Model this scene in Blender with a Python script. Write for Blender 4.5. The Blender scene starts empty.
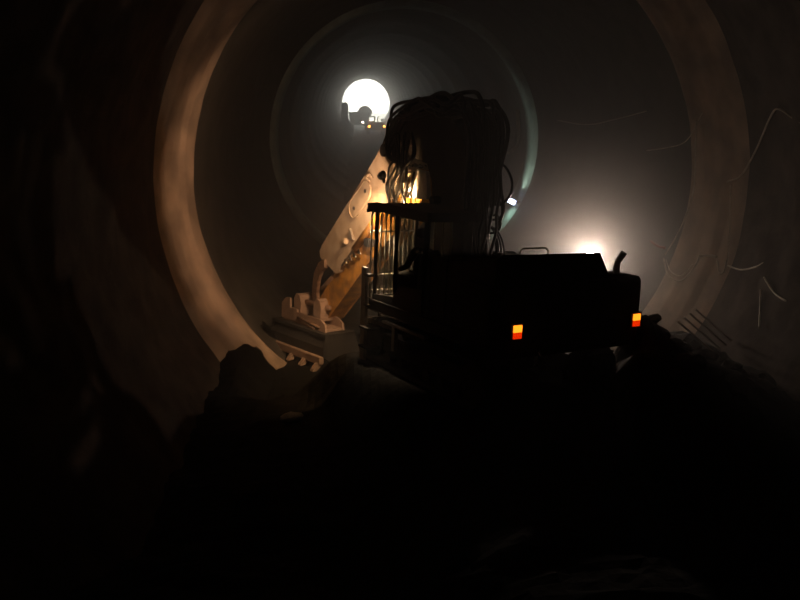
import bpy, bmesh, math, random
from mathutils import Vector, Matrix, Euler, noise
R = math.radians
random.seed(7)
C = bpy.context.scene.collection

# ------------------------------------------------------------------ materials
def mat(name, col, rough=.8, metal=0., var=.25, scale=6., bump=.0, col2=None, coat=0.):
    m = bpy.data.materials.new(name); m.use_nodes = True
    nt = m.node_tree; n = nt.nodes; l = nt.links
    b = n['Principled BSDF']
    b.inputs['Roughness'].default_value = rough; b.inputs['Metallic'].default_value = metal
    tc = n.new('ShaderNodeTexCoord'); nz = n.new('ShaderNodeTexNoise')
    nz.inputs['Scale'].default_value = scale; nz.inputs['Detail'].default_value = 8
    l.new(tc.outputs['Object'], nz.inputs['Vector'])
    cr = n.new('ShaderNodeValToRGB')
    c2 = col2 or tuple(c*(1-var) for c in col)
    cr.color_ramp.elements[0].position = .35; cr.color_ramp.elements[0].color = (*c2, 1)
    cr.color_ramp.elements[1].position = .65; cr.color_ramp.elements[1].color = (*col, 1)
    l.new(nz.outputs['Fac'], cr.inputs['Fac']); l.new(cr.outputs['Color'], b.inputs['Base Color'])
    if bump:
        bp = n.new('ShaderNodeBump'); bp.inputs['Strength'].default_value = bump
        bp.inputs['Distance'].default_value = .05
        l.new(nz.outputs['Fac'], bp.inputs['Height']); l.new(bp.outputs['Normal'], b.inputs['Normal'])
    return m

def emit(name, col, s):
    m = bpy.data.materials.new(name); m.use_nodes = True
    nt = m.node_tree; nt.nodes.clear()
    e = nt.nodes.new('ShaderNodeEmission'); e.inputs['Color'].default_value = (*col, 1); e.inputs['Strength'].default_value = s
    o = nt.nodes.new('ShaderNodeOutputMaterial'); nt.links.new(e.outputs[0], o.inputs['Surface'])
    return m

def glass(name):
    m = bpy.data.materials.new(name); m.use_nodes = True
    nt = m.node_tree; nt.nodes.clear()
    t = nt.nodes.new('ShaderNodeBsdfTransparent'); t.inputs['Color'].default_value = (.86, .86, .83, 1)
    g = nt.nodes.new('ShaderNodeBsdfGlossy'); g.inputs['Roughness'].default_value = .08
    mx = nt.nodes.new('ShaderNodeMixShader'); mx.inputs['Fac'].default_value = .05
    o = nt.nodes.new('ShaderNodeOutputMaterial')
    nt.links.new(t.outputs[0], mx.inputs[1]); nt.links.new(g.outputs[0], mx.inputs[2]); nt.links.new(mx.outputs[0], o.inputs['Surface'])
    return m

M = dict(
    lining=mat('lining_concrete', (.16, .145, .12), .9, var=.35, scale=1.3, bump=.5),
    dim_lining=mat('shaded_lining_concrete', (.085, .075, .062), .8, var=.4, scale=1.3, bump=.5),  # lining colour darkened to put shade on the stretch past the collar
    rough=mat('rough_shotcrete', (.08, .062, .05), .9, var=.5, scale=2.2, bump=.9),
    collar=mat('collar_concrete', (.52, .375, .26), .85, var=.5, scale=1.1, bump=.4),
    teal=mat('pale_green_concrete', (.42, .5, .42), .8, var=.3, scale=2.),
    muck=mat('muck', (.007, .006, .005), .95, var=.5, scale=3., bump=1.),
    rock=mat('rock', (.05, .043, .036), .95, var=.5, scale=5., bump=.8),
    pale=mat('pale_rock', (.85, .84, .8), .9, var=.4, scale=6., bump=.8),
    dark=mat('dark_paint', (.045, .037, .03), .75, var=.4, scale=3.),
    black=mat('black_paint', (.018, .017, .016), .6, var=.3, scale=8.),
    rubber=mat('rubber', (.009, .008, .007), .42, var=.4, scale=12.),
    track=mat('track_steel', (.06, .05, .042), .7, .4, var=.5, scale=9.),
    dusty=mat('dusty_white_paint', (.62, .5, .36), .75, var=.22, scale=3.5, col2=(.5, .37, .24)),
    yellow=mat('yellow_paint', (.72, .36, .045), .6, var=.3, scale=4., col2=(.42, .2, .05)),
    brown=mat('rusty_steel', (.26, .15, .09), .65, .2, var=.5, scale=7.),
    pink=mat('dusty_bucket_steel', (.4, .27, .19), .75, .1, var=.3, scale=5.),
    grey=mat('grey_steel', (.36, .31, .26), .6, .3, var=.3, scale=6.),
    bar=mat('guard_bar_paint', (.75, .7, .62), .45, .2, var=.2, scale=8.),
    chrome=mat('chrome', (.75, .73, .7), .25, 1., var=.1, scale=4.),
    cloth=mat('dark_cloth', (.035, .033, .035), .9, var=.3, scale=20.),
    skin=mat('skin', (.35, .2, .14), .6, var=.1, scale=10.),
    hair=mat('hair', (.02, .015, .012), .8, var=.3, scale=40.),
    cable=mat('cable_sheath', (.7, .62, .5), .5, var=.3, scale=5.),
    redcable=mat('red_cable_sheath', (.4, .06, .04), .5, var=.3, scale=5.),
    pipe=mat('pipe_steel', (.35, .28, .22), .5, .4, var=.3, scale=5.),
    glass=glass('window_glass'),
    warm=emit('warm_lamp_lens', (1, .74, .45), 40.),
    white=emit('white_lamp_lens', (1, .86, .7), 60.),
    blue=emit('blue_white_lamp_lens', (.6, .68, 1), 26.),
    tail=emit('tail_lamp_orange', (1, .22, .01), 2.6),
    tail2=emit('tail_lamp_red', (1, .03, .0), .8),
    far_or=emit('far_orange_lamp', (1, .25, .03), 50.),
    far_wh=emit('far_white_lamp', (1, .8, .7), 40.),
    far_gr=emit('far_green_lamp', (.6, 1, .35), 6.),
)

for k in ('muck', 'rock', 'rough', 'dim_lining'): M[k].node_tree.nodes['Principled BSDF'].inputs['Specular IOR Level'].default_value = .08
# ------------------------------------------------------------------ mesh helpers
def obj(name, bm, m, parent=None, smooth=False, bevel=0.):
    me = bpy.data.meshes.new(name)
    if bevel:
        bmesh.ops.remove_doubles(bm, verts=bm.verts, dist=1e-5)
        es = [e for e in bm.edges if len(e.link_faces) == 2 and e.calc_face_angle(0) > .5]
        if es: bmesh.ops.bevel(bm, geom=es, offset=bevel, segments=2, affect='EDGES', clamp_overlap=True)
    bmesh.ops.recalc_face_normals(bm, faces=bm.faces)
    bm.to_mesh(me); bm.free()
    if smooth:
        for p in me.polygons: p.use_smooth = True
    me.materials.append(m)
    o = bpy.data.objects.new(name, me); C.objects.link(o)
    if parent: o.parent = parent
    return o

def tag(o, label=None, cat=None, group=None, kind=None):
    if label: o['label'] = label
    if cat: o['category'] = cat
    if group: o['group'] = group
    if kind: o['kind'] = kind
    return o

def empty(name, loc=(0, 0, 0), rot=(0, 0, 0)):
    o = bpy.data.objects.new(name, None); C.objects.link(o)
    o.location = loc; o.rotation_euler = rot
    return o

def B(): return bmesh.new()

def box(bm, x0, x1, y0, y1, z0, z1, mtx=None):
    v = [bm.verts.new((x, y, z)) for x in (x0, x1) for y in (y0, y1) for z in (z0, z1)]
    for f in ((0, 1, 3, 2), (4, 6, 7, 5), (0, 4, 5, 1), (2, 3, 7, 6), (0, 2, 6, 4), (1, 5, 7, 3)):
        bm.faces.new([v[i] for i in f])
    if mtx: bmesh.ops.transform(bm, matrix=mtx, verts=v)
    return bm

def prism(bm, pts, axis, a, b):
    """extrude a polygon along an axis: axis x -> pts are (y,z); y -> (x,z); z -> (x,y)"""
    def P(p, t):
        return {'x': (t, p[0], p[1]), 'y': (p[0], t, p[1]), 'z': (p[0], p[1], t)}[axis]
    v0 = [bm.verts.new(P(p, a)) for p in pts]; v1 = [bm.verts.new(P(p, b)) for p in pts]
    n = len(pts)
    bm.faces.new(v0); bm.faces.new(v1[::-1])
    for i in range(n): bm.faces.new((v0[i], v0[(i+1) % n], v1[(i+1) % n], v1[i]))
    return bm

def tube(bm, pts, r, seg=10, smooth_n=0, closed_ends=True):
    pts = [Vector(p) for p in pts]
    if smooth_n:
        q = []
        P = [pts[0]*2-pts[1]] + pts + [pts[-1]*2-pts[-2]]
        for i in range(1, len(P)-2):
            for k in range(smooth_n):
                t = k/smooth_n; a, b, c, d = P[i-1], P[i], P[i+1], P[i+2]
                q.append(.5*((2*b)+(c-a)*t+(2*a-5*b+4*c-d)*t*t+(3*b-a-3*c+d)*t**3))
        q.append(pts[-1]); pts = q
    n = len(pts); rings = []
    up = Vector((0, 0, 1))
    d0 = (pts[1]-pts[0]).normalized()
    nrm = d0.cross(up)
    if nrm.length < .05: nrm = d0.cross(Vector((1, 0, 0)))
    nrm.normalize()
    for i, p in enumerate(pts):
        d = (pts[min(i+1, n-1)]-pts[max(i-1, 0)])
        if d.length < 1e-7: d = Vector((0, 0, 1))
        d.normalize()
        nrm = (nrm-d*nrm.dot(d))
        if nrm.length < 1e-4: nrm = d.orthogonal()
        nrm.normalize(); bi = d.cross(nrm)
        rr = r[i] if isinstance(r, (list, tuple)) and len(r) == n else (r if not isinstance(r, (list, tuple)) else r[0]+(r[-1]-r[0])*i/(n-1))
        rings.append([bm.verts.new(p+(nrm*math.cos(a)+bi*math.sin(a))*rr) for a in [2*math.pi*k/seg for k in range(seg)]])
    for a, b in zip(rings, rings[1:]):
        for k in range(seg): bm.faces.new((a[k], a[(k+1) % seg], b[(k+1) % seg], b[k]))
    if closed_ends: bm.faces.new(rings[0][::-1]); bm.faces.new(rings[-1])
    return bm

def blob(bm, c, r, seed, rough=.35, sub=2, flat=.75):
    g = bmesh.ops.create_icosphere(bm, subdivisions=sub, radius=1.)
    for v in g['verts']:
        n = noise.noise(v.co*1.3+Vector((seed*7.1, seed, 0)))+.5*noise.noise(v.co*3+Vector((seed, 3, 1)))
        v.co = v.co*(1+rough*n)
        v.co = Vector((v.co.x*r[0], v.co.y*r[1], v.co.z*r[2]*flat))+Vector(c)
    return bm

# ------------------------------------------------------------------ tunnel
AX, AZ = 2.1, 2.85
def prof(y):                                   # inner radius of the tunnel along its axis
    K = [(-4, 6.4), (17.1, 6.4), (17.3, 6.33), (17.7, 6.28), (17.75, 6.2), (18.3, 6.1), (18.4, 6.02), (18.75, 5.98), (19.1, 5.95), (19.15, 6.0), (36.3, 6.0), (36.32, 5.76), (37.6, 5.74), (37.65, 6.0)]
    if y >= 37.65:
        k = (y-44) % 9.
        return 5.68 if y > 198 else 5.82 if 0 <= k < 1.2 and y > 44 else 6.0
    for (a, ra), (b, rb) in zip(K, K[1:]):
        if a <= y <= b: return ra+(rb-ra)*(y-a)/max(b-a, 1e-6)
    return 6.

def amp_at(y): return .10 if y < 16.6 else (.10-.07*min(1, (y-16.6)/.5) if y < 36 else .0 if y < 37.7 else .015)
def arc_mesh(name, m, ys, a0, a1, na, rough_amp, kind='structure'):
    bm = B(); rows = []
    for y in ys:
        r0 = prof(y); row = []
        for i in range(na+1):
            a = a0+(a1-a0)*i/na
            dx, dz = math.cos(a), math.sin(a)
            amp = amp_at(y)
            d = amp*(noise.noise(Vector((dx*5, y*.9, dz*5)))+.5*noise.noise(Vector((dx*14, y*2.6, dz*14))))
            r = r0+d
            row.append(bm.verts.new((AX+r*dx, y, AZ+r*dz)))
        rows.append(row)
    for p, q in zip(rows, rows[1:]):
        for i in range(na): bm.faces.new((p[i], p[i+1], q[i+1], q[i]))
    o = obj(name, bm, m, smooth=True)
    tag(o, kind=kind)
    return o

def steps(a, b, d):
    n = max(1, int(round((b-a)/d))); return [a+(b-a)*i/n for i in range(n+1)]
near_y = steps(-3, 17.1, .22)
near_amp = lambda y: .10
SEC = (('wall_right', R(-62), R(55)), ('ceiling', R(55), R(125)), ('wall_left', R(125), R(242)))
for nm, a0, a1 in SEC:
    na = 90
    arc_mesh(nm, M['rough'], near_y, a0, a1, na, near_amp)
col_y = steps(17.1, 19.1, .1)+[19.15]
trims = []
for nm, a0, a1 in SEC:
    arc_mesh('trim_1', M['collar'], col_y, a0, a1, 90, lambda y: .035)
far_y = steps(19.15, 36.3, .5)
for nm, a0, a1 in SEC:
    arc_mesh(nm, M['dim_lining'], far_y, a0, a1, 90, lambda y: .03)
for nm, a0, a1 in SEC:
    arc_mesh('trim_2', M['teal'], [36.3, 36.32, 37.0, 37.6, 37.65], a0, a1, 90, lambda y: .0)
fy = [37.65]
y = 44.
while y < 199: fy += [y-.01, y, y+1.19, y+1.2]; y += 9.
fy = [v for v in fy if v < 197.9]+[198, 198.01, 200.]
for nm, a0, a1 in SEC:
    arc_mesh(nm, M['lining'], fy, a0, a1, 90, lambda y: .015)
# the end of the heading behind the camera
bm = B(); v = []
for i in range(64):
    a = 2*math.pi*i/64; v.append(bm.verts.new((AX+6.8*math.cos(a), -3, AZ+6.8*math.sin(a))))
c0 = bm.verts.new((AX, -3.3, AZ))
for i in range(64): bm.faces.new((v[i], v[(i+1) % 64], c0))
tag(obj('wall_back', bm, M['rough']), kind='structure')

# ------------------------------------------------------------------ ground
MR = Euler((R(-2.293), R(3.874), R(27.337)), 'XYZ')
MT = Vector((2.2235, 14.1783, -.2266))
MM = MR.to_matrix()
def sm(a, b, x):
    t = min(1, max(0, (x-a)/(b-a))); return t*t*(3-2*t)
def gz(x, y):
    lo = -.3-.7*(1-sm(-.5, 2., x))
    base = 3.25+(lo-3.25)*sm(-1, 10.5, y)**.85
    # plane the excavator stands on
    nv = MM @ Vector((0, 0, 1)); d = Vector((x, y))-MT.xy
    pz = MT.z-(nv.x*d.x+nv.y*d.y)/nv.z
    l = MM.transposed() @ Vector((d.x, d.y, 0))
    w = (1-sm(1.6, 2.6 if l.x < 0 else 3.4, abs(l.x)))*(1-sm(2.5, 4.2, -l.y))
    z = base*(1-w)+pz*w if y > 6 else base
    q_ = max(sm(14.2, 19.2, y)*(1-w), sm(17.0, 20.2, y), sm(2.3, 4.2, l.y)*sm(14.0, 16., y))
    zt = -1.6+.75*(1-sm(-2.75, -1.9, x))
    zt += (-2.25-zt)*sm(20.5, 23, y)
    z = z+(zt-z)*min(1, q_)
    z += .95*math.exp(-(((x-5.2)/.75)**2+((y-13.0)/1.4)**2))+.95*math.exp(-(((x-4.45)/.6)**2+((y-11.7)/1.)**2))+.6*math.exp(-(((x-4.85)/.35)**2+((y-13.2)/.6)**2))
    z += .55*math.exp(-(((x-6.2)/.7)**2+((y-12.6)/1.6)**2))
    rf = .13 if y < 24 else .05
    wn = 1-.85*w if y < 20 else 1
    z += rf*wn*(noise.noise(Vector((x*1.1, y*1.1, 0)))*1.2+noise.noise(Vector((x*3, y*3, 4)))*.6+noise.noise(Vector((x*8, y*8, 9)))*.25)
    return z
bm = B(); xs = steps(AX-6.85, AX+6.85, .16); ys = steps(-3, 26, .16)+steps(26.5, 60, .8)+steps(62, 200, 6)
rows = [[bm.verts.new((x, y, gz(x, y))) for x in xs] for y in ys]
for p, q in zip(rows, rows[1:]):
    for i in range(len(xs)-1): bm.faces.new((p[i], p[i+1], q[i+1], q[i]))
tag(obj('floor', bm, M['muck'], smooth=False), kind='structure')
bm = B(); box(bm, -60, 64, 200, 330, -2.6, -2.15)
tag(obj('floor', bm, mat('pale_gravel', (.45, .43, .4), .9, scale=1.)), kind='structure')

# ------------------------------------------------------------------ rocks
def rock(x, y, r, seed, m, label, group, dz=.35, nm='rock'):
    bm = B(); blob(bm, (0, 0, 0), r, seed)
    o = obj(nm, bm, m); o.location = (x, y, gz(x, y)+r[2]*dz); o.rotation_euler = (0, 0, seed*1.7)
    return tag(o, label, 'rock', group)
G = 'dark rocks on the muck heap beside the excavator'
for i, (x, y, s) in enumerate([(5.3, 13.35, .17), (5.05, 13.0, .11), (5.55, 13.2, .13), (5.8, 13.5, .16), (6.1, 13.1, .15), (6.45, 12.9, .18), (6.7, 13.2, .18), (7.0, 12.8, .22), (5.4, 12.2, .2), (6.1, 11.8, .25), (7.3, 13.6, .2), (4.95, 11.6, .18)]):
    rock(x, y, (s*1.2, s, s), i+3, M['rock'], 'rough dark rock on the muck heap right of the excavator', G)
for (x, y, s, sd, lb) in [(-1.35, 5.15, .085, 31, 'small pale stone on the dark muck, uppermost of the pale stones at lower left'),
                      (-1.28, 4.9, .07, 32, 'pale stone on the dark muck, second down of the pale stones at lower left'),
                      (-1.27, 4.6, .06, 33, 'pale stone on the dark muck just above the lowest pale stone'),
                      (-1.2, 4.25, .075, 34, 'widest pale stone on the dark muck, lowest of the pale stones')]:
    rock(x, y, (s*1.1, s*1.5, s*.8), sd, M['pale'], lb, 'pale stones in the left foreground', nm='pale_stone')
rock(-1.3, 13.9, (.22, .14, .1), 41, M['pale'], 'flat grey stone on the muck left of the excavator tracks', None, nm='grey_stone')
# short bright rod on the ground, foreground
bm = B(); tube(bm, [(-.045, 0, 0), (.0, 0, .004), (.045, .0, .012)], .0045)
o = obj('metal_rod', bm, M['chrome']); o.location = (1.12, 2.78, gz(1.12, 2.78)+.02); o.rotation_euler = (0, 0, .3)
tag(o, 'short bright bit of metal rod lying on the dark foreground muck', 'rod')

# ------------------------------------------------------------------ lights helper
def spot(name, loc, tgt, col, power, size, blend=.3, r=.05, parent=None):
    ld = bpy.data.lights.new(name, 'SPOT'); ld.color = col; ld.energy = power
    ld.spot_size = size; ld.spot_blend = blend; ld.shadow_soft_size = r
    o = bpy.data.objects.new(name, ld); C.objects.link(o)
    o.location = loc; o.rotation_euler = (Vector(tgt)-Vector(loc)).to_track_quat('-Z', 'Y').to_euler()
    if parent: o.parent = parent
    return o
def point(name, loc, col, power, r=.05, parent=None):
    ld = bpy.data.lights.new(name, 'POINT'); ld.color = col; ld.energy = power; ld.shadow_soft_size = r
    o = bpy.data.objects.new(name, ld); C.objects.link(o); o.location = loc
    if parent: o.parent = parent
    return o

def lamp_geo(parent, loc, tgt, r, m, name='work_lamp', bracket=True):
    """a round work lamp: housing, lens and bracket, looking from loc to tgt"""
    q = (Vector(tgt)-Vector(loc)).to_track_quat('-Z', 'Y').to_matrix().to_4x4(); q.translation = Vector(loc)
    bm = B(); prof_ = [(0, .12), (r*.55, .12), (r, .05), (r*1.08, 0), (r*1.08, -.03), (r*.98, -.03), (r*.96, .0)]
    rg = []
    for rr, z in prof_:
        rg.append([bm.verts.new((rr*math.cos(a), rr*math.sin(a), z)) for a in [2*math.pi*k/20 for k in range(20)]] if rr > 0 else None)
    cv = bm.verts.new((0, 0, .12))
    for k in range(20): bm.faces.new((cv, rg[1][k], rg[1][(k+1) % 20]))
    for a, b in zip(rg[1:], rg[2:]):
        for k in range(20): bm.faces.new((a[k], b[k], b[(k+1) % 20], a[(k+1) % 20]))
    bmesh.ops.transform(bm, matrix=q, verts=bm.verts)
    h = obj(name, bm, M['black'], parent)
    bm = B(); bmesh.ops.create_circle(bm, cap_ends=True, segments=20, radius=r*.95)
    bmesh.ops.transform(bm, matrix=q, verts=bm.verts)
    obj('lens', bm, m, h)
    if bracket:
        bm = B(); box(bm, -.02, .02, -r-.1, -r, -.01, .05); 
        bmesh.ops.transform(bm, matrix=q, verts=bm.verts); obj('bracket', bm, M['black'], h)
    return h

# ------------------------------------------------------------------ excavator
X = empty('excavator', MT, MR)
tag(X, 'large dark tracked excavator with orange tail lamps and a hose-draped boom, cab at left', 'excavator')

def track(s):
    x0, x1 = (.85, 1.45) if s > 0 else (-1.45, -.85)
    bm = B()
    # belt outline with shoes
    out = []
    for k in range(13):
        a = -math.pi/2+math.pi*k/12; out.append((1.65+.42*math.cos(a), .45+.42*math.sin(a)))
    for k in range(13):
        a = math.pi/2+math.pi*k/12; out.append((-1.65+.42*math.cos(a), .45+.42*math.sin(a)))
    inn = [(y*.95, .45+(z-.45)*.82) for y, z in out]
    n = len(out)
    for side in (0,):
        vo0 = [bm.verts.new((x0, *p)) for p in out]; vo1 = [bm.verts.new((x1, *p)) for p in out]
        vi0 = [bm.verts.new((x0, *p)) for p in inn]; vi1 = [bm.verts.new((x1, *p)) for p in inn]
        for i in range(n):
            j = (i+1) % n
            bm.faces.new((vo0[i], vo0[j], vo1[j], vo1[i])); bm.faces.new((vi0[j], vi0[i], vi1[i], vi1[j]))
            bm.faces.new((vo0[j], vo0[i], vi0[i], vi0[j])); bm.faces.new((vo1[i], vo1[j], vi1[j], vi1[i]))
    for k in range(18):   # grouser bars
        yy = -1.6+3.2*k/17
        box(bm, x0-.01, x1+.01, yy-.015, yy+.015, .865, .905); box(bm, x0-.01, x1+.01, yy-.015, yy+.015, -.005, .035)
    for sg in (-1, 1):
        for k in range(7):
            a = R(-75+25*k) if sg > 0 else R(105+25*k)
            c_, s_ = math.cos(a), math.sin(a)
            mtx = Matrix.Translation((0, sg*1.65+.43*c_, .45+.43*s_)) @ Matrix.Rotation(a, 4, 'X')
            box(bm, x0-.01, x1+.01, -.02, .025, -.015, .015, mtx)
    t = obj('track', bm, M['track'], X)
    bm = B(); box(bm, x0+.12, x1-.12, -1.5, 1.5, .28, .62); obj('track_frame', bm, M['dark'], t, bevel=.02)
    for nm, yy, rr in (('sprocket', -1.65, .33), ('idler', 1.65, .33)):
        bm = B()
        tube(bm, [(x0+.08, yy, .45), (x1-.08, yy, .45)], rr, 24); obj(nm, bm, M['track'], t)
    for k in range(6):
        bm = B(); tube(bm, [(x0+.1, -1.15+.46*k, .2), (x1-.1, -1.15+.46*k, .2)], .11, 14); obj('roller', bm, M['track'], t)
    for k in range(2):
        bm = B(); tube(bm, [(x0+.14, -.6+1.2*k, .72), (x1-.14, -.6+1.2*k, .72)], .08, 12); obj('carrier_roller', bm, M['track'], t)
track(-1); track(1)
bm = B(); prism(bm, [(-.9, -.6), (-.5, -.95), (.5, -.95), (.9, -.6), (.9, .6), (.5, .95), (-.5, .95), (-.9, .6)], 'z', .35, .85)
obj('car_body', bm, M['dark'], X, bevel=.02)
bm = B(); tube(bm, [(0, 0, .85), (0, 0, 1.06)], .62, 40); obj('slewing_ring', bm, M['track'], X)
# lit fender edge above the left track
bm = B(); box(bm, -1.52, -1.44, -.4, 1.1, .905, .95); box(bm, -1.52, -1.44, .62, .72, .45, .905)
obj('track_fender', bm, M['grey'], X)
# platform
bm = B(); prism(bm, [(-1.5, -2.3), (1.5, -2.3), (1.5, 1.5), (.5, 1.7), (-.45, 1.7), (-1.5, 1.7)], 'z', 1.06, 1.28)
obj('slewing_platform', bm, M['dark'], X, bevel=.015)
# counterweight: rounded in plan
def plan(w, y0, rear, r=.28, n=6, front=None):
    p = [(-w, y0)]
    for k in range(n+1):
        a = R(180+90*k/n); p.append((-w+r+r*math.cos(a), rear+r+r*math.sin(a)))
    for k in range(n+1):
        a = R(270+90*k/n); p.append((w-r+r*math.cos(a), rear+r+r*math.sin(a)))
    p.append((w, y0)); return p
bm = B(); pl = plan(1.58, -1.7, -2.46)
levels = [(1.02, .94), (1.12, .99), (1.2, 1.), (1.75, 1.), (1.98, 1.), (2.12, .995), (2.17, .975)]
rr = []
for z, s in levels: rr.append([bm.verts.new((x*s, -1.7+(y+1.7)*s, z)) for x, y in pl])
for a, b in zip(rr, rr[1:]):
    for i in range(len(pl)): bm.faces.new((a[i], a[(i+1) % len(pl)], b[(i+1) % len(pl)], b[i]))
bm.faces.new(rr[0][::-1]); bm.faces.new(rr[-1])
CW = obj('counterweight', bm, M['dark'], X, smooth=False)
# lettering, cut as thin raised letters on the counterweight
def text_mesh(body, size, loc, parent, m, name='lettering'):
    cu = bpy.data.curves.new('t', 'FONT'); cu.body = body; cu.size = size; cu.extrude = .004; cu.align_x = 'CENTER'; cu.align_y = 'CENTER'
    to = bpy.data.objects.new('t', cu); C.objects.link(to)
    bpy.context.view_layer.update()
    me = bpy.data.meshes.new_from_object(to.evaluated_get(bpy.context.evaluated_depsgraph_get()))
    bpy.data.objects.remove(to)
    me.transform(Matrix.Translation(loc) @ Matrix.Rotation(R(90), 4, 'X'))
    me.materials.clear(); me.materials.append(m)
    o = bpy.data.objects.new(name, me); C.objects.link(o); o.parent = parent
    return o
text_mesh('LIEBHERR', .3, (.36, -2.465, 1.42), CW, M['black'])
# tail lamps
for x in (-1.2, 1.33):
    bm = B(); box(bm, x-.13, x+.13, -2.50, -2.42, 1.34, 1.6); h = obj('tail_lamp', bm, M['black'], X, bevel=.01)
    bm = B(); box(bm, x-.08, x+.08, -2.515, -2.5, 1.46, 1.57); obj('upper_lens', bm, M['tail'], h)
    bm = B(); box(bm, x-.08, x+.08, -2.515, -2.5, 1.36, 1.46); obj('lower_lens', bm, M['tail2'], h)
# engine hood
bm = B(); prism(bm, [(-1.48, 1.28), (-1.48, 2.56), (-1.38, 2.62), (.58, 2.60), (.8, 2.26), (.86, 2.1), (.86, 1.28)], 'y', -2.28, -.42)
for v_ in bm.verts:
    if v_.co.z > 2.0: v_.co.z -= .03+.15*(v_.co.y+2.28)
H = obj('engine_hood', bm, M['dark'], X, bevel=.025)
bm = B(); prism(bm, [(.8, 1.28), (.8, 2.2), (1.35, 2.17), (1.48, 2.08), (1.48, 1.28)], 'y', -2.2, .9)
obj('side_housing', bm, M['dark'], X, bevel=.03)
bm = B()
for k in range(9): box(bm, -1.49, -1.475, -2.0, -1.1, 1.5+.1*k, 1.56+.1*k)
obj('cooling_grille', bm, M['black'], H)
bm = B(); box(bm, -1.495, -1.478, -.95, -.5, 1.4, 2.4); obj('service_door', bm, M['dark'], H, bevel=.005)
bm = B()
tube(bm, [(-.92, -2.1, 2.45), (-.92, -2.1, 2.64), (-.88, -2.1, 2.68), (-.42, -2.1, 2.68), (-.36, -2.1, 2.64), (-.36, -2.1, 2.4)], .014, 8)
obj('hand_rail', bm, M['bar'], X, smooth=True)
bm = B(); tube(bm, [(1.29, -2.0, 2.1), (1.29, -2.0, 2.3), (1.3, -2.0, 2.38), (1.37, -2.02, 2.5), (1.4, -2.03, 2.54)], [.055, .055], 14)
obj('exhaust_pipe', bm, M['grey'], X, smooth=True)
bm = B(); tube(bm, [(-1.35, -2.15, 2.48), (-1.35, -2.15, 2.58)], .03, 10); blob(bm, (-1.35, -2.15, 2.6), (.045, .045, .05), 2, .05, 2, 1)
obj('filler_cap', bm, M['grey'], X)
bm = B(); tube(bm, [(-.72, -2.46, 1.1), (-.7, -2.5, 1.04), (-.66, -2.52, .98), (-.62, -2.52, .93)], .02, 8)
obj('tow_hook', bm, M['chrome'], X)

# --- cab
CX0, CX1, CY0, CY1, CZ0, CZ1 = -1.5, -.52, -.3, 1.55, 1.28, 2.98
bm = B(); prism(bm, [(CY0, CZ0), (CY0, 1.75), (.55, 1.7), (.75, 1.45), (CY1, 1.38), (CY1, CZ0)], 'x', CX0, CX0+.05)
prism(bm, [(CY0, CZ0), (CY0, 1.75), (CY1, 1.38), (CY1, CZ0)], 'x', CX1-.05, CX1)
box(bm, CX0, CX1, CY0, CY0+.05, CZ0, 1.95); box(bm, CX0, CX1, CY0, CY1, CZ0, CZ0+.05)
box(bm, CX0, CX1, CY1-.04, CY1, CZ0, 1.36)
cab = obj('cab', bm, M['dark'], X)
def post(x, y, w=.07, top=CZ1, ty=None):
    ty = y if ty is None else ty
    bm = B(); tube(bm, [(x, y, CZ0), (x, y, 2.2), (x, ty, top)], w*.62, 4); obj('post', bm, M['dark'], cab)
post(CX0+.04, CY1-.03); post(CX1-.04, CY1-.03); post(CX0+.04, .76); post(CX0+.04, CY0+.04, .1); post(CX1-.04, CY0+.04, .1)
bm = B(); prism(bm, [(CY0-.06, 2.93), (CY0-.06, 3.09), (1.4, 3.13), (1.78, 3.09), (1.78, 3.0), (1.5, 2.99)], 'x', CX0-.03, CX1+.03)
obj('roof', bm, M['dark'], cab, bevel=.012)
for nm, a in (('side_window', (CX0+.035, CX0+.04, CY0+.1, .72, 1.75, 2.93)), ('side_window', (CX0+.035, CX0+.04, .8, CY1-.08, 1.5, 2.93)),
              ('side_window', (CX1-.04, CX1-.035, CY0+.1, CY1-.08, 1.8, 2.93)), ('rear_window', (CX0+.1, CX1-.1, CY0+.02, CY0+.025, 1.95, 2.93)),
              ('windscreen', (CX0+.08, CX1-.08, CY1-.02, CY1-.015, 1.4, 2.93))):
    bm = B(); box(bm, *a); obj(nm, bm, M['glass'], cab)
# rock guard in front of the windscreen
for z in (1.42, 1.72, 2.56):
    bm = B(); tube(bm, [(CX0, 1.69, z), (CX1, 1.69, z)], .017, 8); obj('guard_rail', bm, M['bar'], cab, smooth=True)
for k in range(10):
    x = CX0+.02+(CX1-CX0-.04)*k/9
    bm = B(); tube(bm, [(x, 1.69, 1.12), (x, 1.69, 2.86), (x, 1.64, 2.97)], .018, 8); obj('guard_bar', bm, M['bar'], cab, smooth=True)
for k in range(4):
    y = 1.35-.3*k
    bm = B(); tube(bm, [(CX1+.05, y, 1.6), (CX1+.05, y, 2.95)], .014, 8); obj('guard_bar', bm, M['bar'], cab, smooth=True)
# seat
bm = B(); box(bm, -1.25, -.75, .35, .9, 1.6, 1.74); s_ = obj('seat', bm, M['cloth'], cab, bevel=.04)
bm = B(); box(bm, -1.24, -.76, .3, .44, 1.7, 2.35); obj('seat_back', bm, M['cloth'], s_, bevel=.05)
bm = B(); box(bm, -1.15, -.85, .5, .8, 1.33, 1.6); obj('seat_base', bm, M['black'], s_)
for sx in (-1, 1):
    bm = B(); box(bm, -1+sx*.33-.06, -1+sx*.33+.06, .45, 1.0, 1.7, 1.86); a_ = obj('control_console', bm, M['black'], cab, bevel=.02)
    bm = B(); tube(bm, [(-1+sx*.33, .92, 1.86), (-1+sx*.33, .96, 2.0)], .018, 8); blob(bm, (-1+sx*.33, .965, 2.03), (.03, .03, .05), 3, .05, 2, 1); obj('joystick', bm, M['black'], a_)
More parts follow.
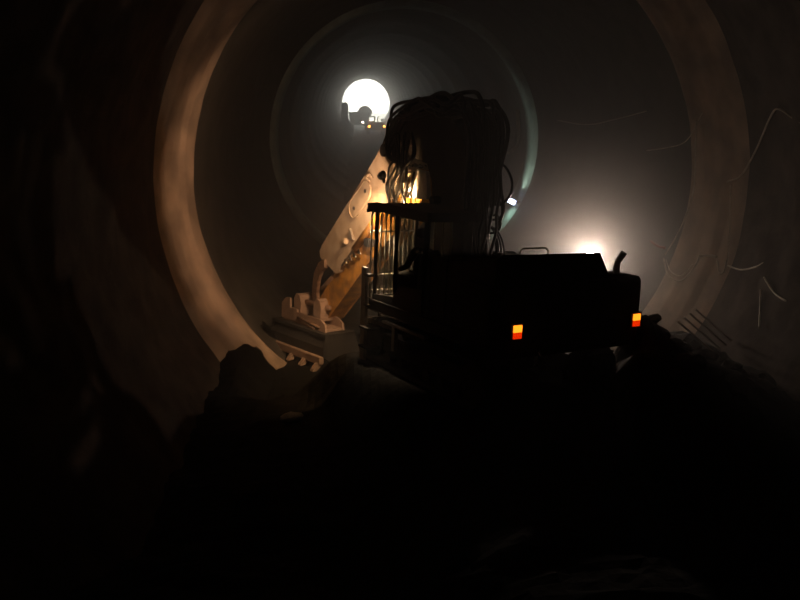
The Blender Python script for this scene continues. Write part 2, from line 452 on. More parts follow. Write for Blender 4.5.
# pale upright rail with steps at the front left corner
bm = B(); box(bm, -1.56, -1.49, 1.72, 1.9, .02, 1.86)
rl = obj('upright_rail', bm, M['grey'], X, bevel=.008)
for z in (1.1, 1.7):
    bm = B(); box(bm, -1.56, -1.45, 1.6, 1.8, z, z+.05); obj('bracket', bm, M['dark'], rl)
bm = B(); box(bm, -1.64, -1.25, 1.45, 1.8, .3, .34); box(bm, -1.64, -1.25, 1.45, 1.8, .68, .72); box(bm, -1.3, -1.26, 1.6, 1.66, .3, 1.1); obj('step', bm, M['track'], X)
# --- boom: steep trunk bending forward
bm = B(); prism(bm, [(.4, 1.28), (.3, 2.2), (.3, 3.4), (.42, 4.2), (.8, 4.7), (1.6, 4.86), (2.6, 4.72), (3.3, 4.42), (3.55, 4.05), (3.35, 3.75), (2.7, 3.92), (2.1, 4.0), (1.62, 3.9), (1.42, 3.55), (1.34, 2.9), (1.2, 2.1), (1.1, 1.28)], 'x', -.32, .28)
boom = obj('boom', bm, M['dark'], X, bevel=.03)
bm = B()
for x in (-.38, .34): prism(bm, [(.3, 1.28), (.3, 1.9), (.5, 2.15), (.8, 2.15), (1.05, 1.9), (1.05, 1.28)], 'x', x-.04, x+.04)
obj('boom_bracket', bm, M['dark'], X)
for x in (-.46, .44):
    bm = B(); tube(bm, [(x, 1.7, 1.35), (x, 1.38, 2.45)], .085, 16); cyl = obj('boom_cylinder', bm, M['dark'], X, smooth=True)
    bm = B(); tube(bm, [(x, 1.4, 2.4), (x, 1.15, 3.2)], .055, 14); obj('piston_rod', bm, M['dark'], cyl, smooth=True)
bm = B(); tube(bm, [(-.5, 1.15, 3.2), (.46, 1.15, 3.2)], .08, 16); obj('pin', bm, M['dark'], boom)
bm = B(); tube(bm, [(-.4, 3.3, 4.1), (.6, 3.3, 4.1)], .13, 16); obj('pin', bm, M['dark'], boom)
# --- dusty white front arm with its access plate
SX0, SX1 = -.35, .2
bm = B(); prism(bm, [(2.35, 3.95), (2.7, 4.3), (3.3, 4.28), (3.84, 3.79), (6.3, 1.72), (6.43, 1.55), (6.38, 1.42), (5.5, 1.15), (5.3, 1.2), (5.2, 1.38), (2.6, 3.38), (2.3, 3.7)], 'x', SX0, SX1)
arm = obj('front_arm', bm, M['dusty'], X, bevel=.02)
def capsule(c0, c1, r, n=10):
    c0, c1 = Vector(c0), Vector(c1); d = (c1-c0).normalized(); a0 = math.atan2(d.y, d.x); p = []
    for k in range(n+1):
        a = a0+R(90)+math.pi*k/n; p.append((c0.x+r*math.cos(a), c0.y+r*math.sin(a)))
    for k in range(n+1):
        a = a0-R(90)+math.pi*k/n; p.append((c1.x+r*math.cos(a), c1.y+r*math.sin(a)))
    return p
bm = B(); prism(bm, capsule((4.03, 3.2), (4.58, 2.78), .22), 'x', SX0-.035, SX0+.01); ap = obj('access_plate', bm, M['dusty'], arm, bevel=.01)
ring = B(); cp = capsule((4.03, 3.2), (4.58, 2.78), .22); tube(ring, [(SX0-.04, y, z) for y, z in cp+[cp[0]]], .012, 8); obj('weld_bead', ring, M['dusty'], arm)
for (y, z) in ((4.05, 3.2), (4.56, 2.78)):
    bm = B(); tube(bm, [(SX0-.05, y, z), (SX0-.03, y, z)], .042, 14); obj('bolt', bm, M['black'], ap)
bm = B(); box(bm, SX0-.12, SX0, 4.84, 4.97, 1.92, 2.05); obj('lug', bm, M['dusty'], arm, bevel=.02)
bm = B(); prism(bm, [(4.55, 2.05), (4.75, 2.3), (4.8, 2.05)], 'x', SX0-.05, SX0); obj('gusset', bm, M['grey'], arm)
bm = B(); tube(bm, [(SX0-.06, 4.1, 2.2), (SX0, 4.1, 2.2)], .06, 14); obj('pin_boss', bm, M['dusty'], arm)
bm = B(); tube(bm, [(SX0-.02, 3.9, 3.42), (SX0-.05, 3.98, 3.5), (SX0-.05, 3.86, 3.58), (SX0-.02, 3.76, 3.5)], .025, 8, 4); obj('lifting_eye', bm, M['dusty'], arm)
# --- yellow stick under it
bm = B(); prism(bm, [(1.75, 3.45), (1.95, 3.75), (2.3, 3.6), (5.2, 1.36), (5.6, 1.2), (6.0, .85), (6.7, .2), (6.75, -.1), (6.5, -.25), (6.1, -.1), (5.55, .35), (4.05, 1.6), (3.0, 2.35), (1.95, 3.05)], 'x', -.25, .2)
stick = obj('stick', bm, M['yellow'], X, bevel=.02)
bm = B(); tube(bm, [(-.31, 2.1, 3.4), (.3, 2.1, 3.4)], .13, 18); obj('pin', bm, M['yellow'], stick)
bm = B(); prism(bm, [(1.52, 3.2), (1.62, 3.72), (1.95, 3.74), (2.32, 3.3), (2.32, 3.18)], 'x', -.36, -.27); obj('guard_plate', bm, M['bar'], stick, bevel=.01)
bm = B(); tube(bm, [(-.4, 1.95, 3.7), (-.42, 2.15, 3.2)], .03, 10); obj('grease_pipe', bm, M['chrome'], stick, smooth=True)
# cylinder between boom and stick with fittings (the glinting pieces seen at the top of the yellow section)
bm = B(); tube(bm, [(-.36, 4.5, 1.86), (-.36, 3.2, 2.9)], .085, 16); sc_ = obj('stick_cylinder', bm, M['yellow'], X, smooth=True)
bm = B(); tube(bm, [(-.36, 4.45, 1.9), (-.36, 5.1, 1.38)], .045, 12); obj('piston_rod', bm, M['chrome'], sc_, smooth=True)
for k in range(4):
    y = 4.1+.22*k; z = 1.78-.1*k
    bm = B(); tube(bm, [(-.42, y, z), (-.42, y+.12, z+.08), (-.4, y+.16, z-.02)], .022, 8, 3); obj('hose_fitting', bm, M['chrome'], sc_, smooth=True)
bm = B(); box(bm, -.5, -.34, 3.6, 3.85, 2.0, 2.18); obj('valve_block', bm, M['black'], sc_, bevel=.02)

# --- bucket linkage and bucket
for x in (-.42, .12):
    bm = B(); prism(bm, [(6.05, 1.4), (6.35, 1.28), (6.62, .95), (6.7, .55), (6.62, .2), (6.5, .05), (6.38, .15), (6.45, .5), (6.38, .85), (6.2, 1.1), (6.0, 1.2)], 'x', x, x+.09)
    obj('link_arm', bm, M['brown'], X, bevel=.01)
bm = B(); tube(bm, [(-.2, 5.85, 1.0), (-.2, 6.75, .42)], .085, 14); bc = obj('bucket_cylinder', bm, M['brown'], X, smooth=True)
bm = B(); tube(bm, [(-.2, 6.7, .45), (-.2, 7.2, .1)], .045, 12); obj('piston_rod', bm, M['chrome'], bc, smooth=True)
# bucket frame: u runs along its width, v across, turned on the coupling
BO = Vector((-.3, 6.65, .13)); ua = R(-80)
BU = Matrix.Translation(BO) @ Matrix.Rotation(ua, 4, 'Z') 
def bxf(bm): bmesh.ops.transform(bm, matrix=BU, verts=bm.verts); return bm
W = 1.2
bm = B()
prof_b = [(-.5, -.55), (-.62, -.8), (-.62, -1.05), (-.35, -1.2), (.3, -1.3), (.62, -1.32)]
pin = [(x*.93+.03, z*.95-.02) for x, z in prof_b]
prism(bm, [(y, z) for y, z in prof_b]+[(y, z) for y, z in pin[::-1]], 'x', -W, W)
for s in (-W, W-.04): prism(bm, [(-.55, -.5), *prof_b[1:], (.5, -1.0), (.3, -.5)], 'x', s, s+.04)
box(bm, -W, W, -.58, .32, -.55, -.48)
bucket = obj('bucket', bxf(bm), mat('shaded_bucket', (.035, .03, .026), .8, .1, var=.5, scale=5.), X)  # bucket body coloured dark for the shade below the coupling
for k in range(5):
    u = -W+.1+(2*W-.2)*k/4
    bm = B(); prism(bm, [(-.6, -1.0), (-.86, -1.3), (-.9, -1.42), (-.84, -1.4), (-.6, -1.2)], 'x', u-.06, u+.06)
    bmesh.ops.transform(bm, matrix=Matrix.Identity(4), verts=bm.verts)
    obj('tooth', bxf(bm), M['pink'], bucket, bevel=.008)
bm = B(); box(bm, -W, W, -.74, -.6, -1.2, -1.02); obj('cutting_edge', bxf(bm), M['pink'], bucket, bevel=.01)
# coupling plates on top, stepped outline
bm = B()
prism(bm, [(-1.0, -.42), (-1.0, -.05), (-.8, .12), (-.62, .12), (-.62, -.12), (-.3, -.12), (-.3, -.2), (.75, -.2), (.95, -.3), (1.0, -.55), (-.45, -.42)], 'y', -.42, -.36)
prism(bm, [(-1.0, -.42), (-1.0, -.05), (-.8, .12), (-.62, .12), (-.62, -.12), (-.3, -.12), (.75, -.2), (.95, -.3), (1.0, -.55)], 'y', .1, .16)
box(bm, -.95, .95, -.4, .12, -.5, -.42)
cpl = obj('coupling', bxf(bm), M['pink'], bucket, bevel=.008)
for u in (-.45, .45):
    bm = B(); prism(bm, [(u-.13, -.3), (u-.16, .1), (u-.05, .26), (u+.09, .22), (u+.15, .02), (u+.13, -.3)], 'y', -.3, .1); obj('pin_lug', bxf(bm), M['pink'], cpl, bevel=.01)
bm = B(); tube(bm, [(-.7, -.1, .05), (.75, -.1, .05)], .07, 14); bxf(bm); obj('pin', bm, M['brown'], cpl, smooth=True)
bm = B(); tube(bm, [(-.2, -.45, -.3), (.75, -.45, -.38)], .03, 10); tube(bm, [(-.15, -.45, -.36), (.6, -.45, -.46)], .025, 10); bxf(bm); obj('hose', bm, M['brown'], cpl, smooth=True)

# --- hoses heaped over the boom
rnd = random.Random(11)
def hose(pts, r=.035, m='rubber', nm='hydraulic_hose'):
    bm = B(); tube(bm, pts, r, 8, 6); obj(nm, bm, M[m], boom, smooth=True)
def jig(a): return rnd.uniform(-a, a)
for k in range(34):          # arching over the top, from the trunk to the front arm
    x = -.5+.92*k/33+jig(.05); h = jig(.12)+.12*math.sin(k*.9); 
    f = rnd.uniform(.0, .3)
    x = x-.04
    pts = [(x*.6, .3+jig(.1), 3.1+jig(.3)), (x*.8, .25-f*.5+jig(.1), 3.8+jig(.2)), (x*.9, .2-f*.5+jig(.1), 4.45+h), (x, .35+jig(.15), 4.86+h+jig(.05)), (x+jig(.12), .75, 4.88+h+jig(.14)), (x+jig(.12), 1.3+jig(.15), 4.97+h+jig(.15)), (x*1.0, 2.0+jig(.2), 4.93+h+jig(.15)), (x*1.0, 2.6+jig(.15), 4.72+h+jig(.1)), (x, 2.85+jig(.1), 4.35+h*.6), (x*.9-.1, 2.85+jig(.15), 4.0), (x*.5-.1, 2.5+jig(.25), 3.8)]
    hose(pts, rnd.choice((.035, .042, .03)))
for k in range(9):           # hanging in front of the lit arm, crossing one another
    y0 = 1.95+.1*k; y1 = 1.9+.1*k+jig(.2)
    x = -.5+jig(.1)
    hose([(x, y0, 4.4+jig(.1)), (x-.04, y0-.1+jig(.15), 4.05), (x-.06, y0+jig(.2), 3.75), (x-.05, y0+.1+jig(.2), 3.4), (x, y1+.2, 3.05), (x+.1, y1+.45, 2.75)], rnd.choice((.03, .035, .025)))
for k in range(7):           # down the back of the trunk
    x = -.2+.085*k
    hose([(x, .15, 4.0), (x, .08+jig(.1), 3.5), (x+.02, .1+jig(.12), 3.0+jig(.1)), (x, .08+jig(.1), 2.7), (x, .15+jig(.1), 2.3), (x, .25, 2.0)], .03)
def loop(p, r): hose([(x*.62, y+.25, z) for x, y, z in p], r)
# loops sticking out on the right-hand side
loop([(.45, .1, 3.95), (.55, -.2, 3.9), (.6, -.4, 3.65), (.58, -.4, 3.4), (.5, -.2, 3.2), (.4, 0, 3.2)], .024)
loop([(.4, .05, 3.25), (.5, -.15, 3.25), (.52, -.25, 3.1), (.5, -.2, 2.95), (.4, 0, 2.9)], .024)
loop([(.4, .05, 2.95), (.5, -.1, 3.0), (.52, -.22, 2.85), (.5, -.15, 2.7), (.4, 0, 2.65)], .024)
for k in range(3):
    loop([(.35+.04*k, .05, 2.8), (.45, -.08-.07*k, 2.7), (.5, -.2-.08*k, 2.45), (.5, -.25-.08*k, 2.1)], .018)
# clamp bars and swivel block inside the hose heap
bm = B()
for y, z in ((1.2, 4.98), (2.2, 4.92),): box(bm, -.5, .45, y-.04, y+.04, z-.05, z+.16)
obj('hose_clamp', bm, M['dark'], boom)
bm = B(); box(bm, -.25, .3, .1, .32, 3.2, 4.3); obj('valve_block', bm, M['dark'], boom, bevel=.03)

# --- work lamps on the machine
WARM = (1., .6, .28)
lamp_geo(X, (-.72, 2.72, 3.58), (-.5, 5., 1.5), .085, M['warm'])
spot('arm_spot', (-.75, 2.8, 3.5), (-.35, 4.9, 1.6), WARM, 300, R(60), .7, .05, X)
lamp_geo(X, (-1.42, 1.74, 2.95), (-1.3, 1.72, 1.6), .035, M['warm'])  # small extra lamp, added to brighten the guard bars
lamp_geo(X, (-1.26, 1.84, 2.95), (-.0, 5, 2.6), .06, M['warm'])
lamp_geo(X, (-.62, 1.93, 2.98), (-.3, 6, 1.2), .07, M['warm'])
spot('cab_lamp_light', (-.62, 2.0, 2.93), (-.5, 2.25, 1.5), WARM, 400, R(100), .6, .05, X)
spot('cab_lamp_light_up', (-.66, 2.1, 3.02), (-.1, 2.35, 3.45), WARM, 260, R(96), .6, .05, X)
spot('guard_fill_light', (-1.53, 1.88, 2.88), (-1.1, 1.6, 1.8), (1, .75, .5), 420, R(70), .6, .04, X)  # added fill spot for the guard bars and upright rail
# flood toward the left wall
spot('side_lamp_light', (-1.36, 2.0, 2.94), (-1.12, 4.0, 2.9), (1., .6, .36), 400, R(98), .4, .05, X)

# ------------------------------------------------------------------ operator
P_ = empty('person', MT, MR)
tag(P_, 'person in dark work clothes seated in the excavator cab, facing forward', 'person')
def skin_body(name, verts, edges, radii, m, parent, sub=2, root=0):
    me = bpy.data.meshes.new(name); me.from_pydata(verts, edges, [])
    o = bpy.data.objects.new(name, me); C.objects.link(o)
    sk = o.modifiers.new('s', 'SKIN'); sk.use_smooth_shade = True
    for i, r in enumerate(radii): me.skin_vertices[0].data[i].radius = (r, r) if not isinstance(r, tuple) else r
    me.skin_vertices[0].data[root].use_root = True
    sb = o.modifiers.new('u', 'SUBSURF'); sb.levels = sub; sb.render_levels = sub
    bpy.context.view_layer.update()
    nm = bpy.data.meshes.new_from_object(o.evaluated_get(bpy.context.evaluated_depsgraph_get()))
    bpy.data.objects.remove(o)
    nm.name = name; nm.materials.clear(); nm.materials.append(m)
    for p in nm.polygons: p.use_smooth = True
    r_ = bpy.data.objects.new(name, nm); C.objects.link(r_); r_.parent = parent
    return r_
cx, cy = -1.0, .62
V = [(cx, cy, 1.80), (cx, cy-.02, 2.0), (cx, cy-.02, 2.2), (cx, cy, 2.34), (cx, cy+.02, 2.44), (cx, cy+.04, 2.53), (cx, cy+.05, 2.62),
     (cx-.19, cy-.01, 2.28), (cx-.26, cy+.06, 2.03), (cx-.31, cy+.28, 1.93), (cx-.32, cy+.35, 1.97),
     (cx+.19, cy-.01, 2.28), (cx+.26, cy+.06, 2.03), (cx+.31, cy+.28, 1.93), (cx+.32, cy+.35, 1.97),
     (cx-.1, cy+.02, 1.79), (cx-.14, cy+.45, 1.82), (cx-.14, cy+.6, 1.45), (cx-.14, cy+.74, 1.4),
     (cx+.1, cy+.02, 1.79), (cx+.14, cy+.45, 1.82), (cx+.14, cy+.6, 1.45), (cx+.14, cy+.74, 1.4)]
Eg = [(0, 1), (1, 2), (2, 3), (3, 4), (4, 5), (5, 6), (3, 7), (7, 8), (8, 9), (9, 10), (3, 11), (11, 12), (12, 13), (13, 14), (0, 15), (15, 16), (16, 17), (17, 18), (0, 19), (19, 20), (20, 21), (21, 22)]
Rd = [.14, .13, .15, .09, .055, .085, .09, .065, .045, .032, .028, .065, .045, .032, .028, .09, .07, .05, .04, .09, .07, .05, .04]
skin_body('body', V, Eg, Rd, M['skin'], P_)
Vj = V[:4]+V[7:10]+V[11:14]
skin_body('jacket', Vj, [(0, 1), (1, 2), (2, 3), (3, 4), (4, 5), (5, 6), (3, 7), (7, 8), (8, 9)], [.165, .155, .175, .1, .085, .06, .045, .085, .06, .045], M['cloth'], P_)
skin_body('trousers', [V[0], V[15], V[16], V[17], V[19], V[20], V[21]], [(0, 1), (1, 2), (2, 3), (0, 4), (4, 5), (5, 6)], [.155, .105, .085, .06, .105, .085, .06], M['cloth'], P_)
bm = B(); blob(bm, (cx, cy+.03, 2.63), (.1, .11, .1), 5, .05, 3, 1); obj('hair', bm, M['hair'], P_, smooth=True)
bm = B(); prism(bm, [(cy+.13, 2.58), (cy+.165, 2.55), (cy+.13, 2.54)], 'x', cx-.012, cx+.012); obj('nose', bm, M['skin'], P_)
for s in (-1, 1):
    bm = B()
    box(bm, cx+s*.32-.035, cx+s*.32+.035, cy+.33, cy+.4, 1.95, 2.0)
    for k in range(4): tube(bm, [(cx+s*.32-.027+.018*k, cy+.39, 1.99), (cx+s*.32-.027+.018*k, cy+.43, 1.99), (cx+s*.32-.027+.018*k, cy+.44, 1.955)], .009, 6)
    tube(bm, [(cx+s*.28, cy+.35, 1.98), (cx+s*.275, cy+.39, 2.0), (cx+s*.29, cy+.42, 2.0)], .01, 6)
    obj('hand', bm, M['skin'], P_)

# ------------------------------------------------------------------ floodlight behind the excavator
fx, fy_ = 6.0, 20.3
fz = -2.3
FL = empty('floodlight', (fx, fy_, fz)); tag(FL, 'bright floodlight on a tripod glowing behind the excavator', 'floodlight')
bm = B(); tube(bm, [(0, 0, .5), (0, 0, 2.95)], .025, 10); obj('pole', bm, M['dark'], FL)
for a in (90, 210, 330):
    bm = B(); tube(bm, [(0, 0, 1.1), (.55*math.cos(R(a)), .55*math.sin(R(a)), .02)], .018, 8); obj('leg', bm, M['dark'], FL)
lh = lamp_geo(FL, (0, -.12, 3.1), (-1.2, -8, 2.6), .16, M['white'], 'lamp_head')
spot('floodlight_bulb', (-.02, -.28, 3.1), (-2.6, -6, 4.4), (1., .75, .58), 680, R(134), 1., .12, FL)

# ------------------------------------------------------------------ blue-white lamp at the pale ring
WL = empty('wall_lamp', (6.95, 35.95, .2)); tag(WL, 'small blue-white lamp on a bracket at the pale green ring, right of the hoses', 'lamp')
bm = B(); tube(bm, [(0, 0, 0), (.4, .15, -.05), (1.1, .25, -.1)], .03, 8); obj('bracket', bm, M['dark'], WL)
bm = B(); box(bm, -.22, .1, -.1, .1, -.12, .12, Matrix.Rotation(R(20), 4, 'Y')); lp = obj('housing', bm, M['dark'], WL, bevel=.02)
bm = B(); box(bm, -.2, .12, -.13, -.1, -.1, .1, Matrix.Rotation(R(25), 4, 'Y')); obj('lens', bm, M['blue'], lp)
spot('wall_lamp_light', (6.95, 35.6, .3), (7.7, 36.6, 1.9), (.66, .8, .74), 160, R(64), .8, .08)
spot('wall_lamp_light_low', (6.95, 35.6, .1), (6.9, 36.6, -1.2), (.55, .85, .75), 60, R(90), .8, .08)

# ------------------------------------------------------------------ cables on the right wall
def cable(pts, r, m, label, nm='cable'):
    q = []
    for x, y, z in pts:
        d = Vector((AX-x, AZ-z)).normalized()*.09; q.append((x+d.x, y, z+d.y))
    bm = B(); tube(bm, q, r, 8, 8); return tag(obj(nm, bm, M[m], smooth=True), label, 'cable')
cable([(8.37, 17.69, 3.0), (8.47, 17.26, 3.19), (8.49, 16.76, 3.77), (8.34, 16.01, 4.5), (8.3, 15.65, 4.65), (8.34, 15.08, 4.47), (8.4, 14.45, 4.28)], .02, 'cable', 'pale cable looping high over the right wall to the edge of view')
cable([(7.83, 18.39, 4.34), (7.94, 18.52, 3.54), (7.98, 18.54, 2.72), (7.88, 18.68, 1.99), (7.76, 18.86, 1.47), (7.62, 19.05, 1.04)], .018, 'cable', 'thin cable hanging down the right wall in a long slanting line')
cable([(7.59, 19.02, .94), (7.54, 18.51, .63), (7.72, 18.14, .59), (7.91, 17.94, .97), (8.01, 17.9, 1.29)], .022, 'cable', 'bright U-shaped cable loop low on the right wall, nearest the excavator')
cable([(7.59, 18.89, .95), (7.58, 18.49, .74), (7.73, 18.2, .70), (7.9, 18.02, 1.02)], .013, 'cable', 'thinner cable following just inside the bright U-shaped loop')
cable([(8.01, 17.89, 1.24), (8.13, 17.74, 1.29), (8.22, 17.51, 1.29)], .03, 'cable', 'short bright piece of cable midway up the right wall')
cable([(8.22, 17.46, 1.22), (8.2, 17.25, .97), (8.27, 17.17, 1.04), (8.32, 17.2, 1.31)], .022, 'cable', 'small hanging cable loop beside the short bright piece')
cable([(8.32, 17.12, 1.17), (8.35, 16.56, 1.2), (8.39, 16.02, 1.38), (8.42, 15.78, 1.52)], .018, 'cable', 'sagging cable right of the small hanging loop')
cable([(8.35, 15.57, 1.26), (8.31, 15.03, 1.06), (8.29, 14.54, 1.02)], .018, 'cable', 'cable end drooping down the right wall near the edge of view')
cable([(8.29, 15.52, 1.0), (8.18, 15.26, .67), (8.04, 14.95, .34)], .018, 'cable', 'short steep cable above the floor at the right wall')
cable([(7.97, 21.82, 3.43), (7.95, 20.36, 3.6), (7.84, 18.87, 3.86), (7.89, 18.24, 4.52)], .016, 'cable', 'faint cable curving up the right wall past the concrete collar')
cable([(7.9, 31.68, 3.94), (7.9, 27.51, 3.93), (7.84, 24.17, 4.22), (7.75, 21.46, 4.5)], .018, 'cable', 'faint cable strung along the far right wall beyond the collar')
cable([(8.4, 17.58, 2.94), (8.39, 17.37, 2.07), (8.34, 17.2, 1.34)], .012, 'cable', 'thin straight drop cable under the high loop')
cable([(7.72, 20.33, 1.15), (7.72, 19.81, 1.12), (7.64, 19.15, 1.2)], .03, 'redcable', 'short red cable above the bright U-shaped loop')
for k, (dy, r0) in enumerate(((0, .03), (.5, .022), (1.0, .022))):
    cable([(6.9, 34.5+dy*.5, 4.3), (6.85, 33.8+dy*.5, 3.4-.2*k), (6.6, 33.+dy*.5, 2.8), (6.1, 32.2+dy*.5, 2.6)], r0, 'cable', ['thick', 'middle', 'thin'][k]+' cable hanging in a bundle at the top right of the pale ring')

# pipes leaning at the foot of the right wall
for k in range(4):
    bm = B(); tube(bm, [(0, 0, 0), (.72, -.25, -.62)], .022, 10)
    o = obj('steel_pipe', bm, M['pipe'], smooth=True)
    o.location = (6.5+.16*k, 15.45+.1*k, .40+.055*k)
    tag(o, 'steel pipe leaning down the heap at the foot of the right wall', 'pipe', 'steel pipes at the foot of the right wall')
# rubble bank that carries the pipes
bm = B()
for k in range(7): blob(bm, (6.5+.35*k, 15.5-.1*k, -.25-.17*k), (.5, .5, .5), k+50, .4, 3, .8)
tag(obj('rubble', bm, M['rock']), 'rubble bank under the pipes at the foot of the right wall', 'rubble', None, 'stuff')

# ------------------------------------------------------------------ far machines near the portal
def tyre(bm, x, y, z, r, w): tube(bm, [(x-w/2, y, z), (x+w/2, y, z)], r, 18)
FE = empty('far_machine', (3.25, 148, -2.1)); tag(FE, 'far off machine seen from behind with small cab and two orange lamps', 'machine')
bm = B(); prism(bm, [(-1.6, .7), (-1.6, 1.9), (-1.3, 2.1), (1.4, 2.15), (1.7, 1.8), (1.7, .7)], 'y', 0, 2.6); obj('body', bm, M['black'], FE)
bm = B(); box(bm, -1.65, -.95, -.1, 3.2, 0, .8); obj('track', bm, M['black'], FE, bevel=.15)
bm = B(); box(bm, .95, 1.65, -.1, 3.2, 0, .8); obj('track', bm, M['black'], FE, bevel=.15)
bm = B()
for x in (-1.55, -.15):
    for y in (.6, 1.9): box(bm, x-.09, x+.09, y-.09, y+.09, 1.9, 3.1)
box(bm, -1.68, -.02, .5, 2.0, 3.05, 3.25); box(bm, -1.6, -.1, .6, 1.9, 1.9, 2.3); obj('cab', bm, M['black'], FE)
bm = B(); tube(bm, [(.4, 1, 2.1), (.4, 1, 2.9), (.55, 1, 3.15)], .09, 8); obj('exhaust_pipe', bm, M['black'], FE)
bm = B(); tube(bm, [(1.2, 1, 2.1), (1.2, 1, 2.6)], .1, 8); box(bm, 1.0, 1.5, .9, 1.1, 2.5, 2.75); obj('mirror', bm, M['black'], FE)
for x in (-1.15, 1.55):
    bm = B(); box(bm, x-.14, x+.14, -.08, 0, 1.3, 1.58); obj('tail_lamp', bm, M['far_or'], FE)

TR = empty('dump_truck', (.35, 168, -2.1)); tag(TR, 'far off truck with heaped load and one white headlamp against the daylight', 'truck')
bm = B(); prism(bm, [(-1.9, 1.2), (-2.1, 3.5), (2.1, 3.5), (1.9, 1.2)], 'y', .8, 6); obj('skip', bm, M['black'], TR, bevel=.05)
bm = B(); prism(bm, [(-1.3, 1.), (-1.3, 2.9), (-1.1, 3.1), (1.1, 3.1), (1.3, 2.9), (1.3, 1.)], 'y', -.9, .8); obj('cab', bm, M['black'], TR, bevel=.05)
bm = B(); blob(bm, (1.2, 3.2, 3.5), (1.5, 1.8, 1.25), 9, .12, 3, 1); obj('load', bm, M['muck'], TR)
for x in (-1.35, 1.35):
    for y in (0., 4.6):
        bm = B(); tyre(bm, x, y, .62, .62, .5); obj('wheel', bm, M['rubber'], TR)
bm = B(); bmesh.ops.create_uvsphere(bm, u_segments=12, v_segments=8, radius=.2); bmesh.ops.translate(bm, vec=(.7, -1.0, 1.55), verts=bm.verts); obj('headlamp', bm, M['far_wh'], TR)

DR = empty('mast_machine', (-2.15, 139, -2.1)); tag(DR, 'far off dark machine with upright mast left of the daylight', 'machine')
bm = B(); prism(bm, [(-1.3, .6), (-1.2, 1.9), (-.6, 2.6), (.9, 2.6), (1.4, 2.0), (1.4, .6)], 'y', 0, 4); obj('body', bm, M['black'], DR, bevel=.05)
bm = B(); prism(bm, [(-.55, 2.4), (-.5, 5.3), (-.35, 5.65), (.1, 5.75), (.45, 5.4), (.6, 5.35), (.5, 2.4)], 'y', .5, 1.7); obj('mast', bm, M['black'], DR, bevel=.05)
for x in (-1.1, 1.1):
    for y in (.6, 3.2):
        bm = B(); tyre(bm, x, y, .6, .6, .45); obj('wheel', bm, M['rubber'], DR)
bm = B(); box(bm, -.13, .13, -.1, .1, -.13, .13); o = obj('wall_lamp', bm, M['far_gr']); o.location = (AX+5.5, 172, .9)
tag(o, 'tiny green lamp on the far right wall beside the daylight opening', 'lamp')

# ------------------------------------------------------------------ haze
def haze(y0, y1, dens, label, ani):
    bm = B(); v0 = []; v1 = []
    for i in range(48):
        a = 2*math.pi*i/48
        v0.append(bm.verts.new((AX+7.2*math.cos(a), y0, AZ+7.2*math.sin(a)))); v1.append(bm.verts.new((AX+7.2*math.cos(a), y1, AZ+7.2*math.sin(a))))
    bm.faces.new(v0); bm.faces.new(v1[::-1])
    for i in range(48): bm.faces.new((v0[i], v0[(i+1) % 48], v1[(i+1) % 48], v1[i]))
    hz = bpy.data.materials.new('haze'); hz.use_nodes = True; nt = hz.node_tree; nt.nodes.clear()
    vs = nt.nodes.new('ShaderNodeVolumeScatter'); vs.inputs['Density'].default_value = dens; vs.inputs['Anisotropy'].default_value = ani
    vs.inputs['Color'].default_value = (1, 1, 1, 1)
    oo = nt.nodes.new('ShaderNodeOutputMaterial'); nt.links.new(vs.outputs[0], oo.inputs['Volume'])
    tag(obj('haze', bm, hz), label, 'haze', None, 'stuff')
haze(-3.5, 12, .006, 'thin haze over the dark foreground heap', .3)
haze(12.02, 33, .012, 'dusty glowing haze around and behind the excavator', .35)
haze(33.02, 199.5, .009, 'thin haze in the long tunnel toward the daylight', .88)
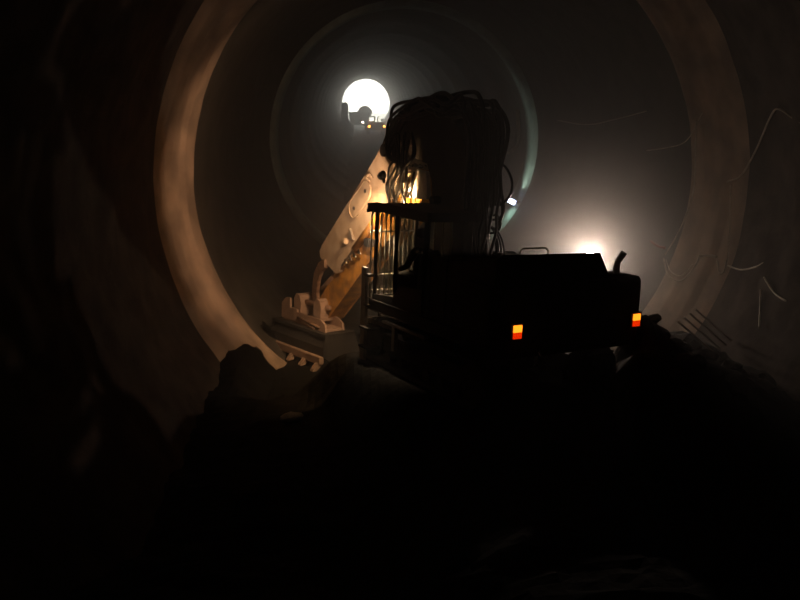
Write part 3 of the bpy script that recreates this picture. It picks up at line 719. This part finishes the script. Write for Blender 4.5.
# dense haze ball added to concentrate the floodlight's glow, thinning outward
bm = B(); g_ = bmesh.ops.create_icosphere(bm, subdivisions=3, radius=1.)
hz = bpy.data.materials.new('dust'); hz.use_nodes = True; nt = hz.node_tree; nt.nodes.clear()
tc = nt.nodes.new('ShaderNodeTexCoord'); gr = nt.nodes.new('ShaderNodeTexGradient'); gr.gradient_type = 'QUADRATIC_SPHERE'
mu = nt.nodes.new('ShaderNodeMath'); mu.operation = 'MULTIPLY'; mu.inputs[1].default_value = .30
vs = nt.nodes.new('ShaderNodeVolumeScatter'); vs.inputs['Anisotropy'].default_value = .2; vs.inputs['Color'].default_value = (1, 1, 1, 1)
oo = nt.nodes.new('ShaderNodeOutputMaterial')
nt.links.new(tc.outputs['Object'], gr.inputs['Vector']); nt.links.new(gr.outputs['Fac'], mu.inputs[0]); nt.links.new(mu.outputs[0], vs.inputs['Density']); nt.links.new(vs.outputs[0], oo.inputs['Volume'])
dc = obj('dust', bm, hz); dc.location = (fx, fy_-.5, 1.5); dc.scale = (4.6, 4.6, 4.6)
tag(dc, 'added haze ball concentrating the floodlight glow behind the excavator', 'dust', None, 'stuff')

# ------------------------------------------------------------------ sky outside
w = bpy.data.worlds.new('World'); bpy.context.scene.world = w; w.use_nodes = True
bg = w.node_tree.nodes['Background']; bg.inputs['Color'].default_value = (1, 1, .88, 1); bg.inputs['Strength'].default_value = 10.
ld = bpy.data.lights.new('daylight_portal', 'AREA'); ld.shape = 'SQUARE'; ld.size = 13; ld.cycles.is_portal = True
po = bpy.data.objects.new('daylight_portal', ld); C.objects.link(po); po.location = (AX, 200.2, AZ); po.rotation_euler = (R(-90), 0, 0)

# ------------------------------------------------------------------ camera
cd = bpy.data.cameras.new('camera'); cam = bpy.data.objects.new('camera', cd); C.objects.link(cam)
cd.sensor_width = 36; cd.lens = 36; cd.clip_end = 600; cd.clip_start = .05
cam.location = (0, 0, 4.9); cam.rotation_euler = (R(90-14.4), 0, R(-2.96))
s = bpy.context.scene; s.camera = cam
s.view_settings.view_transform = 'Standard'; s.view_settings.look = 'None'; s.view_settings.gamma = 1; s.view_settings.exposure = 0
s.cycles.use_denoising = True; s.cycles.volume_bounces = 1; s.cycles.max_bounces = 6
s.cycles.sample_clamp_indirect = 2.
